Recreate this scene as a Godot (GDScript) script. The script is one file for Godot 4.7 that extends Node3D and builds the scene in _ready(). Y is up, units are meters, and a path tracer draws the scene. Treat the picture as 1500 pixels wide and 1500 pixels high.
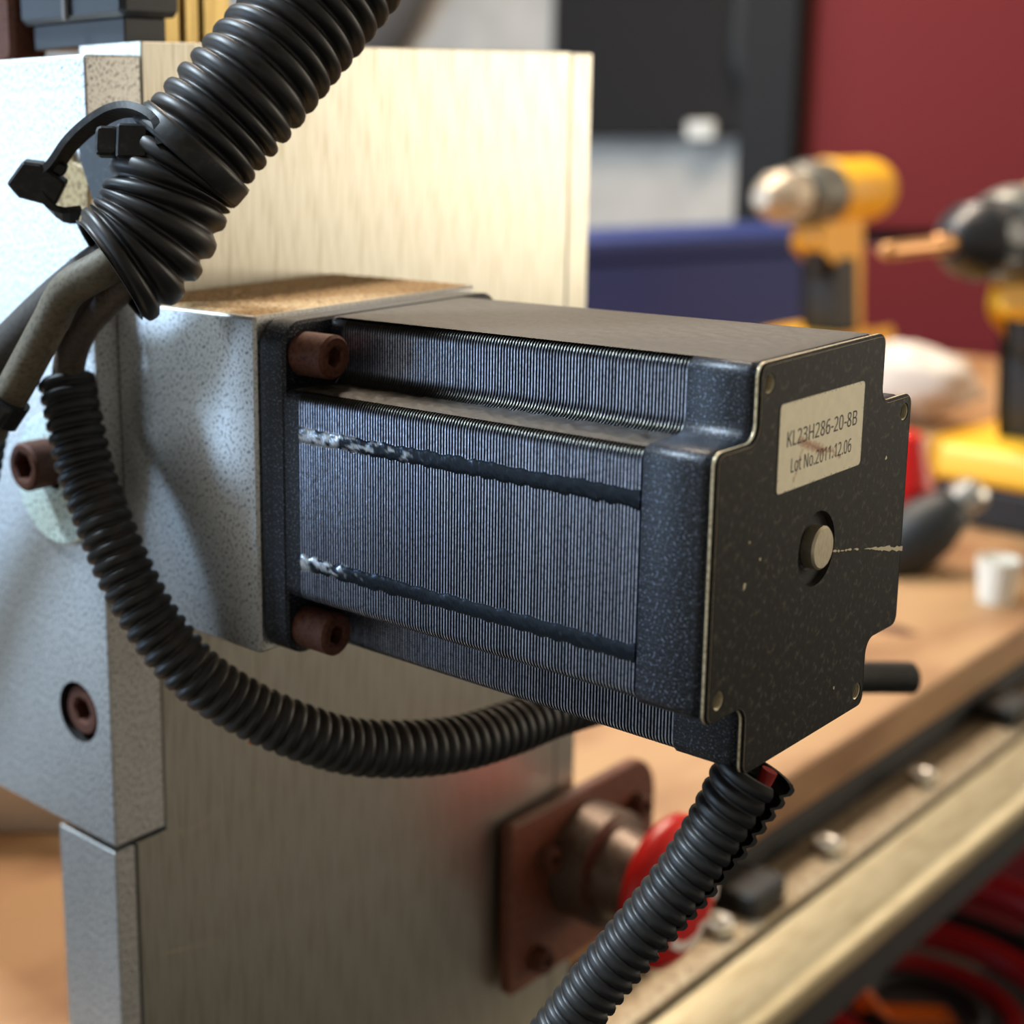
extends Node3D
# Close view of a stepper motor on a machine's side plate, with a workbench, tools and a cabinet behind it.
# Shapes are given in millimetres in the machine's axes (x = motor axis, y = up); a thing's own origin is at its base.

const S := 0.001
const BENCH := -172.0                       # bench top below the motor axis
const FLOOR := -1072.0
var O := Vector3.ZERO                       # origin (mm) of the thing being built
var M := {}
var rng := RandomNumberGenerator.new()
var hash_noise := FastNoiseLite.new()

# ------------------------------------------------------------------ helpers
func W(v: Vector3) -> Vector3:
	return (v - Vector3(0, FLOOR, 0)) * S

func numbered(called: String, parent: Node) -> String:
	if not parent.has_node(called):
		return called
	var k := 1
	while parent.has_node("%s_%03d" % [called, k]):
		k += 1
	return "%s_%03d" % [called, k]

func thing(called: String, label: String, category: String, base := Vector3.ZERO, group := "") -> Node3D:
	var o := Node3D.new()
	o.name = numbered(called, self)
	add_child(o)
	o.position = W(base)
	O = base
	o.set_meta("label", label)
	o.set_meta("category", category)
	if group:
		o.set_meta("group", group)
	return o

func obj(called: String, st: SurfaceTool, m: Material, parent: Node) -> MeshInstance3D:
	var o := MeshInstance3D.new()
	st.generate_normals()
	o.mesh = st.commit()
	o.material_override = null
	o.mesh.surface_set_material(0, m)
	o.name = numbered(called, parent)
	parent.add_child(o)
	return o

func struct(called: String, st: SurfaceTool, m: Material) -> MeshInstance3D:
	var o := obj(called, st, m, self)
	o.set_meta("kind", "structure")
	return o

func ST() -> SurfaceTool:
	var st := SurfaceTool.new()
	st.begin(Mesh.PRIMITIVE_TRIANGLES)
	st.set_smooth_group(-1)
	st.set_color(Color.WHITE)
	return st

func tri(st: SurfaceTool, a: Vector3, b: Vector3, c: Vector3) -> void:   # counter-clockwise from outside
	st.add_vertex((a - O) * S)
	st.add_vertex((c - O) * S)
	st.add_vertex((b - O) * S)

func quad(st: SurfaceTool, a: Vector3, b: Vector3, c: Vector3, d: Vector3) -> void:
	tri(st, a, b, c)
	tri(st, a, c, d)

func cquad(st: SurfaceTool, p: Array, c: Array) -> void:                 # a quad with a colour at each corner
	for k in [0, 2, 1, 0, 3, 2]:
		st.set_color(c[k])
		st.add_vertex((p[k] - O) * S)

func loft(st: SurfaceTool, rings: Array, closed := true, cap0 := false, cap1 := false, colors = null) -> void:
	for i in rings.size() - 1:
		var r0: PackedVector3Array = rings[i]
		var r1: PackedVector3Array = rings[i + 1]
		var n := r0.size()
		for j in (n if closed else n - 1):
			var k := (j + 1) % n
			if colors != null:
				cquad(st, [r0[j], r0[k], r1[k], r1[j]], [colors[i][j], colors[i][k], colors[i + 1][k], colors[i + 1][j]])
			else:
				quad(st, r0[j], r0[k], r1[k], r1[j])
	if cap0 or cap1:
		st.set_smooth_group(-1)
	if cap0:
		fan(st, rings[0], true)
	if cap1:
		fan(st, rings[rings.size() - 1], false)

func fan(st: SurfaceTool, r: PackedVector3Array, flip: bool) -> void:
	var c := Vector3.ZERO
	for p in r:
		c += p
	c /= r.size()
	for j in r.size():
		var k := (j + 1) % r.size()
		if flip:
			tri(st, c, r[k], r[j])
		else:
			tri(st, c, r[j], r[k])

func rounded(pts: Array, radii: Array, n := 5) -> PackedVector2Array:     # polygon with rounded corners (convex or concave)
	var out := PackedVector2Array()
	var c := pts.size()
	for i in c:
		var p: Vector2 = pts[i]
		var r: float = radii[i % radii.size()]
		var a: Vector2 = (pts[(i + c - 1) % c] - p).normalized()
		var b: Vector2 = (pts[(i + 1) % c] - p).normalized()
		if r <= 0.0:
			out.append(p)
			continue
		var half := acos(clampf(a.dot(b), -1, 1)) / 2.0
		var d := r / tan(half)
		var center := p + (a + b).normalized() * (r / sin(half))
		var p0 := p + a * d - center
		var p1 := p + b * d - center
		var turn := p0.angle_to(p1)
		for k in n + 1:
			out.append(center + p0.rotated(turn * k / n))
	return out

func inset(o: PackedVector2Array, d: float) -> PackedVector2Array:        # shrink a counter-clockwise outline by d
	var out := PackedVector2Array()
	var n := o.size()
	for i in n:
		var e0 := (o[i] - o[(i + n - 1) % n]).normalized()
		var e1 := (o[(i + 1) % n] - o[i]).normalized()
		var n0 := Vector2(-e0.y, e0.x)
		var n1 := Vector2(-e1.y, e1.x)
		var b := (n0 + n1).normalized()
		out.append(o[i] + b * d / maxf(0.4, b.dot(n0)))
	return out

func ring(o: PackedVector2Array, f: Transform3D, w: float) -> PackedVector3Array:
	var out := PackedVector3Array()
	for p in o:
		out.append(f * Vector3(p.x, p.y, w))
	return out

func cap(st: SurfaceTool, o: PackedVector2Array, f: Transform3D, w: float, flip: bool) -> void:
	var t := Geometry2D.triangulate_polygon(o)
	for i in range(0, t.size(), 3):
		var a := o[t[i]]
		var b := o[t[i + 1]]
		var c := o[t[i + 2]]
		if (b - a).cross(c - a) < 0.0:
			var s := b
			b = c
			c = s
		var pa := f * Vector3(a.x, a.y, w)
		var pb := f * Vector3(b.x, b.y, w)
		var pc := f * Vector3(c.x, c.y, w)
		if flip:
			tri(st, pa, pc, pb)
		else:
			tri(st, pa, pb, pc)

# extruded outline in frame f (x, y of the outline, z of the extrusion), both rims chamfered by c
func prism(st: SurfaceTool, o: PackedVector2Array, f: Transform3D, w0: float, w1: float, c := 0.0, smooth := false) -> void:
	var i := inset(o, c) if c > 0.0 else o
	st.set_smooth_group(1 if smooth else -1)
	loft(st, [ring(o, f, w0 + c), ring(o, f, w1 - c)])
	if c > 0.0:
		st.set_smooth_group(2 if smooth else -1)
		loft(st, [ring(i, f, w0), ring(o, f, w0 + c)])
		st.set_smooth_group(3 if smooth else -1)
		loft(st, [ring(o, f, w1 - c), ring(i, f, w1)])
	st.set_smooth_group(-1)
	cap(st, i, f, w0, true)
	cap(st, i, f, w1, false)

func rect(x0: float, y0: float, x1: float, y1: float) -> Array:
	return [Vector2(x0, y0), Vector2(x1, y0), Vector2(x1, y1), Vector2(x0, y1)]

func box(st: SurfaceTool, lo: Vector3, hi: Vector3, c := 0.0, r := 0.0) -> void:
	prism(st, rounded(rect(lo.x, lo.y, hi.x, hi.y), [r if r > 0.0 else c], 4 if r > 0.0 else 1) if maxf(c, r) > 0.0 else PackedVector2Array(rect(lo.x, lo.y, hi.x, hi.y)), Transform3D(), lo.z, hi.z, c, r > 0.0)

func frame(origin: Vector3, axis: Vector3, near := Vector3.UP) -> Transform3D:   # z along axis
	var w := axis.normalized()
	var u := near.cross(w)
	if u.length() < 0.01:
		u = Vector3.RIGHT.cross(w)
	u = u.normalized()
	return Transform3D(Basis(u, w.cross(u), w), origin)

func circle(r: float, n := 28) -> PackedVector2Array:
	var o := PackedVector2Array()
	for k in n:
		o.append(Vector2.from_angle(TAU * k / n) * r)
	return o

func lathe(st: SurfaceTool, prof: Array, f: Transform3D, n := 28) -> void:   # prof: [radius, height]; each band is smooth round the axis
	for i in prof.size() - 1:
		st.set_smooth_group(10 + i)
		loft(st, [ring(circle(maxf(prof[i][0], 0.0001), n), f, prof[i][1]), ring(circle(maxf(prof[i + 1][0], 0.0001), n), f, prof[i + 1][1])])
	st.set_smooth_group(-1)

func lathe_soft(st: SurfaceTool, prof: Array, f: Transform3D, n := 28) -> void:
	st.set_smooth_group(1)
	var rings := []
	for p in prof:
		rings.append(ring(circle(maxf(p[0], 0.0001), n), f, p[1]))
	loft(st, rings)
	st.set_smooth_group(-1)

func hexagon(r: float, n := 24) -> PackedVector2Array:
	var o := PackedVector2Array()
	for k in n:
		var a := TAU * k / n
		var d := fposmod(a, PI / 3) - PI / 6
		o.append(Vector2.from_angle(a) * r / cos(d))
	return o

# socket screw head from height 0 to h along f.z, with its hexagon socket
func socket_head(st: SurfaceTool, f: Transform3D, r: float, h: float, hexr: float, deep: float) -> void:
	var n := 24
	lathe(st, [[r, 0.0], [r, h - 0.5], [r - 0.5, h]], f, n)
	st.set_smooth_group(-1)
	loft(st, [ring(circle(r - 0.5, n), f, h), ring(circle(hexr * 1.32, n), f, h - 0.05), ring(hexagon(hexr, n), f, h - 0.35), ring(hexagon(hexr, n), f, h - deep)])
	fan(st, ring(hexagon(hexr, n), f, h - deep), false)

func spline(pts: Array, step: float) -> PackedVector3Array:                # Catmull-Rom, even steps
	var c := Curve3D.new()
	c.bake_interval = step
	for i in pts.size():
		var t: Vector3 = (pts[mini(i + 1, pts.size() - 1)] - pts[maxi(i - 1, 0)]) / 6.0
		c.add_point(pts[i], -t, t)
	var out := PackedVector3Array()
	var n := int(c.get_baked_length() / step)
	for i in n + 1:
		out.append(c.sample_baked(c.get_baked_length() * i / n, true))
	return out

func frames(path: PackedVector3Array, near := Vector3.UP) -> Array:        # parallel transport
	var out := []
	var u := near
	for i in path.size():
		var t := (path[mini(i + 1, path.size() - 1)] - path[maxi(i - 1, 0)]).normalized()
		u = (u - t * u.dot(t)).normalized()
		out.append(Transform3D(Basis(u, t.cross(u), t), path[i]))
	return out

func tube(st: SurfaceTool, pts: Array, r: float, step := 3.0, n := 16, caps := true) -> void:
	var path := spline(pts, step)
	var rings := []
	for f in frames(path):
		rings.append(ring(circle(r, n), f, 0.0))
	st.set_smooth_group(1)
	loft(st, rings, true, caps, caps)

func dusty(n: Vector3, p: Vector3, base: Color, dust: Color, amount: float) -> Color:   # dust lies on what faces up
	var k := smoothstep(0.15, 0.95, n.y + 0.35 * hash_noise.get_noise_3dv(p)) * amount
	return base.lerp(dust, k)

# ribbed split tubing; slit(s) gives [first angle, last angle] in degrees round the tube, null for a closed tube
func ribbed(st: SurfaceTool, pts: Array, r: float, deep: float, pitch: float, opts := {}) -> void:
	var sub := 8
	var path := spline(pts, pitch / sub)
	var n: int = opts.get("n", 36)
	var fr := frames(path, opts.get("near", Vector3.UP))
	var rings := []
	var cols := []
	var inner := []
	var icol := []
	var base: Color = opts.get("base", Color(0.009, 0.009, 0.010))
	var dust: Color = opts.get("dust", Color(0.062, 0.046, 0.033))
	var amount: float = opts.get("amount", 0.8)
	for i in path.size():
		var s := float(i) / (path.size() - 1)
		var ph := fposmod(float(i) / sub, 1.0)
		var groove := pow(0.5 + 0.5 * cos(TAU * ph), 2.8)
		var a0 := 0.0
		var a1 := TAU * (n - 1) / n
		if opts.has("slit"):
			var sl: Array = opts.slit.call(s)
			a0 = deg_to_rad(sl[0])
			a1 = deg_to_rad(sl[1])
		var rs: float = r * (opts.flare.call(s) if opts.has("flare") else 1.0)
		var rr := rs - deep * groove
		var rg := PackedVector3Array()
		var ri := PackedVector3Array()
		var cc := []
		var ci := []
		for k in n:
			var a := a0 + (a1 - a0) * k / (n - 1)
			var d: Vector3 = fr[i].basis.x * cos(a) + fr[i].basis.y * sin(a)
			var p: Vector3 = path[i] + d * rr
			rg.append(p)
			cc.append(dusty(d, p, base, dust, amount * (0.65 + 0.5 * groove)))
			if opts.has("slit"):
				ri.append(path[i] + d * (rr - 0.7))
				ci.append(base)
		rings.append(rg)
		cols.append(cc)
		inner.append(ri)
		icol.append(ci)
	st.set_smooth_group(1)
	loft(st, rings, not opts.has("slit"), false, false, cols)
	if opts.has("slit"):
		st.set_smooth_group(2)
		var back := []
		for x in inner:
			var y: PackedVector3Array = x.duplicate()
			y.reverse()
			back.append(y)
		loft(st, back, false, false, false, icol)
		st.set_smooth_group(-1)
		st.set_color(Color(0.05, 0.048, 0.045))
		for i in rings.size() - 1:                    # lips along the slit
			quad(st, inner[i][0], rings[i][0], rings[i + 1][0], inner[i + 1][0])
			quad(st, rings[i][n - 1], inner[i][n - 1], inner[i + 1][n - 1], rings[i + 1][n - 1])
		for e in [0, rings.size() - 1]:
			for k in n - 1:
				quad(st, rings[e][k], rings[e][k + 1], inner[e][k + 1], inner[e][k])
	st.set_color(Color.WHITE)

func strap(st: SurfaceTool, pts: Array, wide: Vector3, w: float, t: float, step := 1.0) -> void:   # flat band along a path
	var path := spline(pts, step)
	var rings := []
	for i in path.size():
		var d := (path[mini(i + 1, path.size() - 1)] - path[maxi(i - 1, 0)]).normalized()
		var u := (wide - d * wide.dot(d)).normalized() * w / 2
		var v := d.cross(u).normalized() * t / 2
		rings.append(PackedVector3Array([path[i] - u - v, path[i] + u - v, path[i] + u + v, path[i] - u + v]))
	loft(st, rings, true, true, true)

# ------------------------------------------------------------------ materials
func noise_tex(seed_: int, freq: float, ramp: Array, octaves := 4, kind := FastNoiseLite.TYPE_SIMPLEX_SMOOTH, size := 512) -> NoiseTexture2D:
	var n := FastNoiseLite.new()
	n.seed = seed_
	n.frequency = freq
	n.noise_type = kind
	n.fractal_octaves = octaves
	var t := NoiseTexture2D.new()
	t.width = size
	t.height = size
	t.seamless = true
	t.noise = n
	if ramp:
		var g := Gradient.new()
		g.offsets = PackedFloat32Array(ramp.map(func(x): return x[0]))
		g.colors = PackedColorArray(ramp.map(func(x): return x[1]))
		t.color_ramp = g
	return t

func grey(v: float) -> Color:
	return Color(v, v, v)

func mat(called: String, c: Color, rough: float, metal := 0.0, tex: Texture2D = null, scale := Vector3.ONE * 20.0) -> StandardMaterial3D:
	var m := StandardMaterial3D.new()
	m.resource_name = called
	m.albedo_color = c
	m.roughness = rough
	m.metallic = metal
	m.cull_mode = BaseMaterial3D.CULL_DISABLED
	if tex:
		m.albedo_texture = tex
		m.uv1_triplanar = true
		m.uv1_scale = scale
	M[called] = m
	return m

func relief(m: StandardMaterial3D, t: Texture2D, tenths: float) -> void:   # relief in tenths of a millimetre
	m.heightmap_enabled = true
	m.heightmap_texture = t
	m.heightmap_scale = tenths * 0.01

func make_materials() -> void:
	var specks := noise_tex(3, 0.035, [[0.0, grey(0.3)], [0.22, grey(0.45)], [0.3, grey(0.85)], [0.38, grey(0.98)], [0.7, grey(1.0)], [1.0, grey(0.94)]], 5)
	var streaks := noise_tex(5, 0.02, [[0.0, Color(0.84, 0.81, 0.76)], [0.35, Color(0.94, 0.93, 0.91)], [0.6, grey(1.0)], [1.0, Color(0.97, 0.96, 0.94)]], 5)
	var flecks := noise_tex(8, 0.045, [[0.0, grey(0.1)], [0.5, grey(0.13)], [0.6, grey(0.15)], [0.68, grey(0.3)], [0.76, grey(0.6)], [1.0, grey(0.95)]], 5)
	var mottle := noise_tex(11, 0.02, [[0.0, grey(0.22)], [0.35, grey(0.3)], [0.58, grey(0.38)], [0.66, Color(0.47, 0.46, 0.42)], [0.75, Color(0.72, 0.70, 0.64)], [1.0, grey(1.0)]], 5)
	var grain := noise_tex(13, 0.05, [], 5)
	var brushed := noise_tex(17, 0.06, [], 3)
	var rusty := noise_tex(19, 0.03, [[0.0, Color(0.5, 0.4, 0.38)], [0.45, Color(1, 0.9, 0.85)], [0.75, Color(1.3, 1.0, 0.85)], [1.0, Color(1.7, 1.25, 1.0)]], 5)
	var dusttex := noise_tex(23, 0.04, [[0.0, Color(0.55, 0.48, 0.42)], [0.45, Color(0.95, 0.92, 0.9)], [0.7, Color(1.05, 1.03, 1.0)], [1.0, Color(1.35, 1.3, 1.2)]], 5)
	var wood := noise_tex(29, 0.012, [[0.0, Color(0.78, 0.7, 0.62)], [0.5, Color(1, 0.98, 0.95)], [1.0, Color(1.12, 1.05, 0.98)]], 4)
	var plaster := noise_tex(31, 0.01, [[0.0, grey(0.93)], [1.0, grey(1.03)]], 3)

	relief(mat("cast_aluminium", Color(0.82, 0.82, 0.81), 0.42, 0.86, specks, Vector3(95, 60, 95)), grain, 0.05)
	relief(mat("plate_aluminium", Color(0.765, 0.755, 0.715), 0.34, 0.95, streaks, Vector3(60, 5, 80)), brushed, 0.08)
	mat("seam_dark", Color(0.10, 0.085, 0.07), 0.8)
	mat("worn_metal", Color(0.86, 0.80, 0.66), 0.42, 0.4, dusttex, Vector3.ONE * 60)
	relief(mat("black_cast", Color(0.66, 0.70, 0.80), 0.42, 0.25, flecks, Vector3.ONE * 90), grain, 0.35)
	relief(mat("rear_face", Color(0.29, 0.28, 0.25), 0.58, 0.1, mottle, Vector3.ONE * 55), grain, 0.1)
	M.rear_face.metallic_specular = 0.3
	relief(mat("lamination", Color(0.92, 0.95, 1.0), 0.33, 0.8, flecks_soft(), Vector3.ONE * 70), grain, 0.3)
	M.lamination.vertex_color_use_as_albedo = true
	mat("weld", Color.WHITE, 0.25, 0.75)
	M.weld.vertex_color_use_as_albedo = true
	mat("dust", Color(0.215, 0.187, 0.15), 0.6, 0.0, dusttex, Vector3.ONE * 40)
	relief(mat("sawdust", Color(0.78, 0.66, 0.49), 0.9, 0.0, dusttex, Vector3.ONE * 45), grain, 2.5)
	mat("rust", Color(0.36, 0.22, 0.17), 0.7, 0.2, rusty, Vector3.ONE * 60)
	mat("rust_dark", Color(0.05, 0.04, 0.04), 0.9)
	mat("zinc", Color(0.88, 0.94, 0.90), 0.34, 0.25, specks, Vector3.ONE * 55)
	var pl := mat("loom", Color.WHITE, 0.46)
	pl.vertex_color_use_as_albedo = true
	mat("black_plastic", Color(0.26, 0.26, 0.27), 0.45, 0.0, mottle, Vector3.ONE * 40)
	mat("cable_dark", Color(0.22, 0.20, 0.18), 0.55, 0.0, dusttex, Vector3.ONE * 40)
	mat("cable_olive", Color(0.40, 0.37, 0.30), 0.55, 0.0, dusttex, Vector3.ONE * 40)
	mat("cable_taupe", Color(0.37, 0.32, 0.28), 0.55, 0.0, dusttex, Vector3.ONE * 40)
	mat("wire_red", Color(0.62, 0.14, 0.12), 0.45)
	mat("shaft_steel", Color(0.80, 0.76, 0.66), 0.35, 0.8, streaks, Vector3(60, 60, 260))
	mat("hole_dark", Color(0.03, 0.03, 0.03), 0.9)
	mat("pad_cream", Color(0.78, 0.70, 0.52), 0.6, 0.0, dusttex, Vector3.ONE * 30)
	mat("ink", Color(0.10, 0.10, 0.11), 0.7)
	mat("bench_wood", Color(0.64, 0.485, 0.335), 0.55, 0.0, wood, Vector3(3, 3, 1.2))
	mat("brown_paint", Color(0.45, 0.255, 0.175), 0.5, 0.0, dusttex, Vector3.ONE * 25)
	mat("red_plastic", Color(0.82, 0.09, 0.08), 0.3)
	mat("white_print", Color(0.93, 0.86, 0.82), 0.4)
	mat("collar_grey", Color(0.42, 0.36, 0.32), 0.42, 0.55, dusttex, Vector3.ONE * 25)
	mat("nickel", Color(0.78, 0.76, 0.72), 0.28, 0.85)
	mat("rail_grey", Color(0.60, 0.55, 0.46), 0.5, 0.5, dusttex, Vector3.ONE * 12)
	mat("rail_bright", Color(0.72, 0.66, 0.53), 0.42, 0.6, streaks, Vector3(20, 20, 3))
	mat("frame_black", Color(0.10, 0.09, 0.08), 0.7)
	mat("board_brown", Color(0.20, 0.165, 0.13), 0.8, 0.0, wood, Vector3(3, 3, 1.5))
	mat("tool_yellow", Color(0.95, 0.71, 0.17), 0.42)
	mat("tool_black", Color(0.10, 0.105, 0.105), 0.55)
	mat("tool_grey", Color(0.42, 0.41, 0.38), 0.42, 0.4)
	mat("chuck_dark", Color(0.20, 0.20, 0.21), 0.38, 0.5)
	mat("chuck_pale", Color(0.72, 0.66, 0.58), 0.4, 0.5)
	mat("brass", Color(0.80, 0.58, 0.36), 0.35, 0.7)
	mat("cabinet_red", Color(0.46, 0.12, 0.135), 0.5)
	mat("cabinet_black", Color(0.035, 0.034, 0.036), 0.8)
	mat("case_blue", Color(0.12, 0.19, 0.42), 0.45)
	mat("panel_charcoal", Color(0.10, 0.08, 0.07), 0.8)
	mat("wall_paint", Color(0.82, 0.79, 0.75), 0.85, 0.0, plaster, Vector3.ONE * 1.5)
	mat("ceiling_paint", Color(0.82, 0.80, 0.76), 0.9, 0.0, plaster, Vector3.ONE)
	mat("concrete", Color(0.30, 0.285, 0.265), 0.8, 0.0, dusttex, Vector3.ONE * 1.2)
	mat("rag_pale", Color(0.80, 0.74, 0.68), 0.75)
	mat("pot_white", Color(0.93, 0.91, 0.86), 0.4)
	mat("orange_plastic", Color(0.92, 0.42, 0.07), 0.4)
	mat("hose_red", Color(0.70, 0.10, 0.12), 0.4)
	mat("upright_gold", Color(0.88, 0.77, 0.50), 0.38, 0.6, streaks, Vector3(30, 4, 30))
	mat("slate", Color(0.16, 0.18, 0.21), 0.5)
	mat("duct_grey", Color(0.45, 0.43, 0.42), 0.5)
	mat("fibre", Color(0.85, 0.47, 0.12), 0.7)
	mat("scratch", Color(0.78, 0.74, 0.62), 0.4, 0.5)
	var glow := mat("lamp_glow", Color(1, 0.9, 0.72), 0.5)
	glow.emission_enabled = true
	glow.emission = Color(1.0, 0.86, 0.62)
	glow.emission_energy_multiplier = 1.6
	glow = mat("panel_glow", Color(0.95, 0.98, 1), 0.5)
	glow.emission_enabled = true
	glow.emission = Color(0.93, 0.97, 1.0)
	glow.emission_energy_multiplier = 2.0

func flecks_soft() -> Texture2D:
	return noise_tex(41, 0.03, [[0.0, grey(0.5)], [0.3, grey(0.85)], [0.6, grey(1.0)], [0.85, grey(1.1)], [1.0, grey(1.25)]], 5)

# ------------------------------------------------------------------ the scene
func _ready() -> void:
	rng.seed = 7
	hash_noise.seed = 12
	hash_noise.frequency = 0.22
	camera_and_light()
	make_materials()
	room()
	ceiling_lamps()
	side_plate()
	motor_block()
	motor()
	conduits()
	cables_and_ties()
	bench_and_rail()
	emergency_stop()
	tools()
	background()

func camera_and_light() -> void:
	var cam := Camera3D.new()
	cam.name = "camera"
	add_child(cam)
	var at := CameraAttributesPhysical.new()
	at.frustum_focal_length = 45.0
	at.exposure_aperture = 13.5
	at.frustum_focus_distance = 0.222
	at.frustum_near = 0.02
	at.frustum_far = 60.0
	cam.attributes = at
	cam.projection = Camera3D.PROJECTION_FRUSTUM
	cam.keep_aspect = Camera3D.KEEP_HEIGHT
	cam.near = 0.02
	cam.far = 60.0
	var f := 2202.9
	cam.size = 1500.0 / f * cam.near
	cam.frustum_offset = Vector2(750.0 - 346.8, -(750.0 - 625.4)) / f * cam.near
	cam.transform = Transform3D(CAM_BASIS, W(Vector3(175.2, 60.44, 196.45)))
	cam.current = true

	var e := Environment.new()
	e.tonemap_mode = Environment.TONE_MAPPER_LINEAR
	e.tonemap_exposure = 0.8
	e.background_mode = Environment.BG_SKY
	var sky := Sky.new()
	var sm := ProceduralSkyMaterial.new()
	sm.sky_top_color = Color(0.62, 0.74, 0.92)
	sm.sky_horizon_color = Color(0.86, 0.90, 0.95)
	sm.ground_horizon_color = Color(0.55, 0.55, 0.55)
	sm.ground_bottom_color = Color(0.4, 0.4, 0.4)
	sky.sky_material = sm
	e.sky = sky
	e.background_energy_multiplier = 1.2
	e.sdfgi_enabled = true
	e.ssao_enabled = true
	e.ssil_enabled = true
	var we := WorldEnvironment.new()
	we.name = "world_environment"
	we.environment = e
	add_child(we)

	# daylight through the window opening behind the camera's left shoulder
	area("daylight_front_window", Vector3(-3500, -60, 2540), Vector3(0, 0, -1), Vector2(1.1, 1.3), Color(0.73, 0.86, 1.0), 10.0)
	# warmer daylight through the window in the back wall
	area("daylight_back_window", Vector3(1500, 350, -2440), Vector3(0, 0, 1), Vector2(1.5, 1.3), Color(1.0, 0.94, 0.83), 3.8)
	# ceiling lamps (their fittings are built in ceiling_lamps)
	area("ceiling_lamp_light", LAMPS[0] - Vector3(0, 62, 0), Vector3(0, -1, 0), Vector2(1.2, 0.22), Color(1.0, 0.93, 0.84), 6.0)
	area("ceiling_panel_light", LAMPS[1] - Vector3(0, 62, 0), Vector3(0, -1, 0), Vector2(0.3, 0.3), Color(0.86, 0.94, 1.0), 12.0)

func area(called: String, at: Vector3, towards: Vector3, size: Vector2, c: Color, energy: float) -> AreaLight3D:
	var l := AreaLight3D.new()
	l.name = called
	l.area_size = size
	l.light_color = c
	l.light_energy = energy
	l.area_range = 12.0
	l.shadow_enabled = true
	add_child(l)
	l.transform = Transform3D(Basis.looking_at(towards, Vector3.UP if absf(towards.y) < 0.9 else Vector3.RIGHT), W(at))
	return l

func slab(called: String, lo: Vector3, hi: Vector3, m: Material) -> MeshInstance3D:
	O = Vector3(0, FLOOR, 0)
	var st := ST()
	box(st, lo, hi)
	return struct(called, st, m)

const LAMPS := [Vector3(-700, 1480, -1100), Vector3(-1040, 1480, 650)]

func ceiling_lamps() -> void:
	for k in LAMPS.size():
		var q: Vector3 = LAMPS[k]
		var t := thing("ceiling_lamp", ["long white ceiling lamp over the far end of the workbench", "small square cool white ceiling panel above the machine"][k], "lamp", q)
		var st := ST()
		var half: Vector2 = [Vector2(640, 130), Vector2(190, 190)][k]
		box(st, q + Vector3(-half.x, -20, -half.y), q + Vector3(half.x, 20, half.y), 4)
		obj("lamp_housing", st, M.ceiling_paint, t)
		st = ST()
		box(st, q + Vector3(40 - half.x, -50, 20 - half.y), q + Vector3(half.x - 40, -20, half.y - 20), 6)
		obj("diffuser", st, [M.lamp_glow, M.panel_glow][k], t)

func room() -> void:
	var x0 := -4300.0
	var x1 := 2500.0
	var z0 := -2500.0
	var z1 := 2600.0
	var top := 1500.0
	slab("floor", Vector3(x0 - 150, FLOOR - 150, z0 - 150), Vector3(x1 + 150, FLOOR, z1 + 150), M.concrete)
	slab("ceiling", Vector3(x0 - 150, top, z0 - 150), Vector3(x1 + 150, top + 150, z1 + 150), M.ceiling_paint)
	slab("wall_left", Vector3(x0 - 150, FLOOR, z0), Vector3(x0, top, z1), M.wall_paint)
	slab("wall_right", Vector3(x1, FLOOR, z0), Vector3(x1 + 150, top, z1), M.wall_paint)
	O = Vector3(0, FLOOR, 0)
	var st := ST()
	wall_with_hole(st, x0 - 150, x1 + 150, top, 750, -300, 2250, 1000, z0 - 150, z0)
	struct("wall_back", st, M.wall_paint)
	st = ST()
	for r in [[750, -300, 2250, -250], [750, 950, 2250, 1000], [750, -250, 800, 950], [2200, -250, 2250, 950], [1480, -250, 1520, 950]]:
		box(st, Vector3(r[0], r[1], z0 - 110), Vector3(r[2], r[3], z0 - 50), 4)
	struct("window_1", st, M.ceiling_paint)
	st = ST()
	wall_with_hole(st, x0 - 150, x1 + 150, top, -4070, -730, -2930, 610, z1, z1 + 150)
	struct("wall_front", st, M.wall_paint)
	st = ST()
	for r in [[-4070, -730, -2930, -680], [-4070, 560, -2930, 610], [-4070, -680, -4020, 560], [-2980, -680, -2930, 560]]:
		box(st, Vector3(r[0], r[1], z1 + 50), Vector3(r[2], r[3], z1 + 110), 4)
	struct("window_2", st, M.ceiling_paint)
	slab("ground_outside", Vector3(x0 - 2500, FLOOR - 170, z1 + 150), Vector3(x1 + 2500, FLOOR - 20, z1 + 6000), M.concrete)

func wall_with_hole(st: SurfaceTool, x0: float, x1: float, top: float, hx0: float, hy0: float, hx1: float, hy1: float, z0: float, z1: float) -> void:
	box(st, Vector3(x0, FLOOR, z0), Vector3(hx0, top, z1))
	box(st, Vector3(hx1, FLOOR, z0), Vector3(x1, top, z1))
	box(st, Vector3(hx0, hy1, z0), Vector3(hx1, top, z1))
	if hy0 > FLOOR:
		box(st, Vector3(hx0, FLOOR, z0), Vector3(hx1, hy0, z1))

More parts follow.
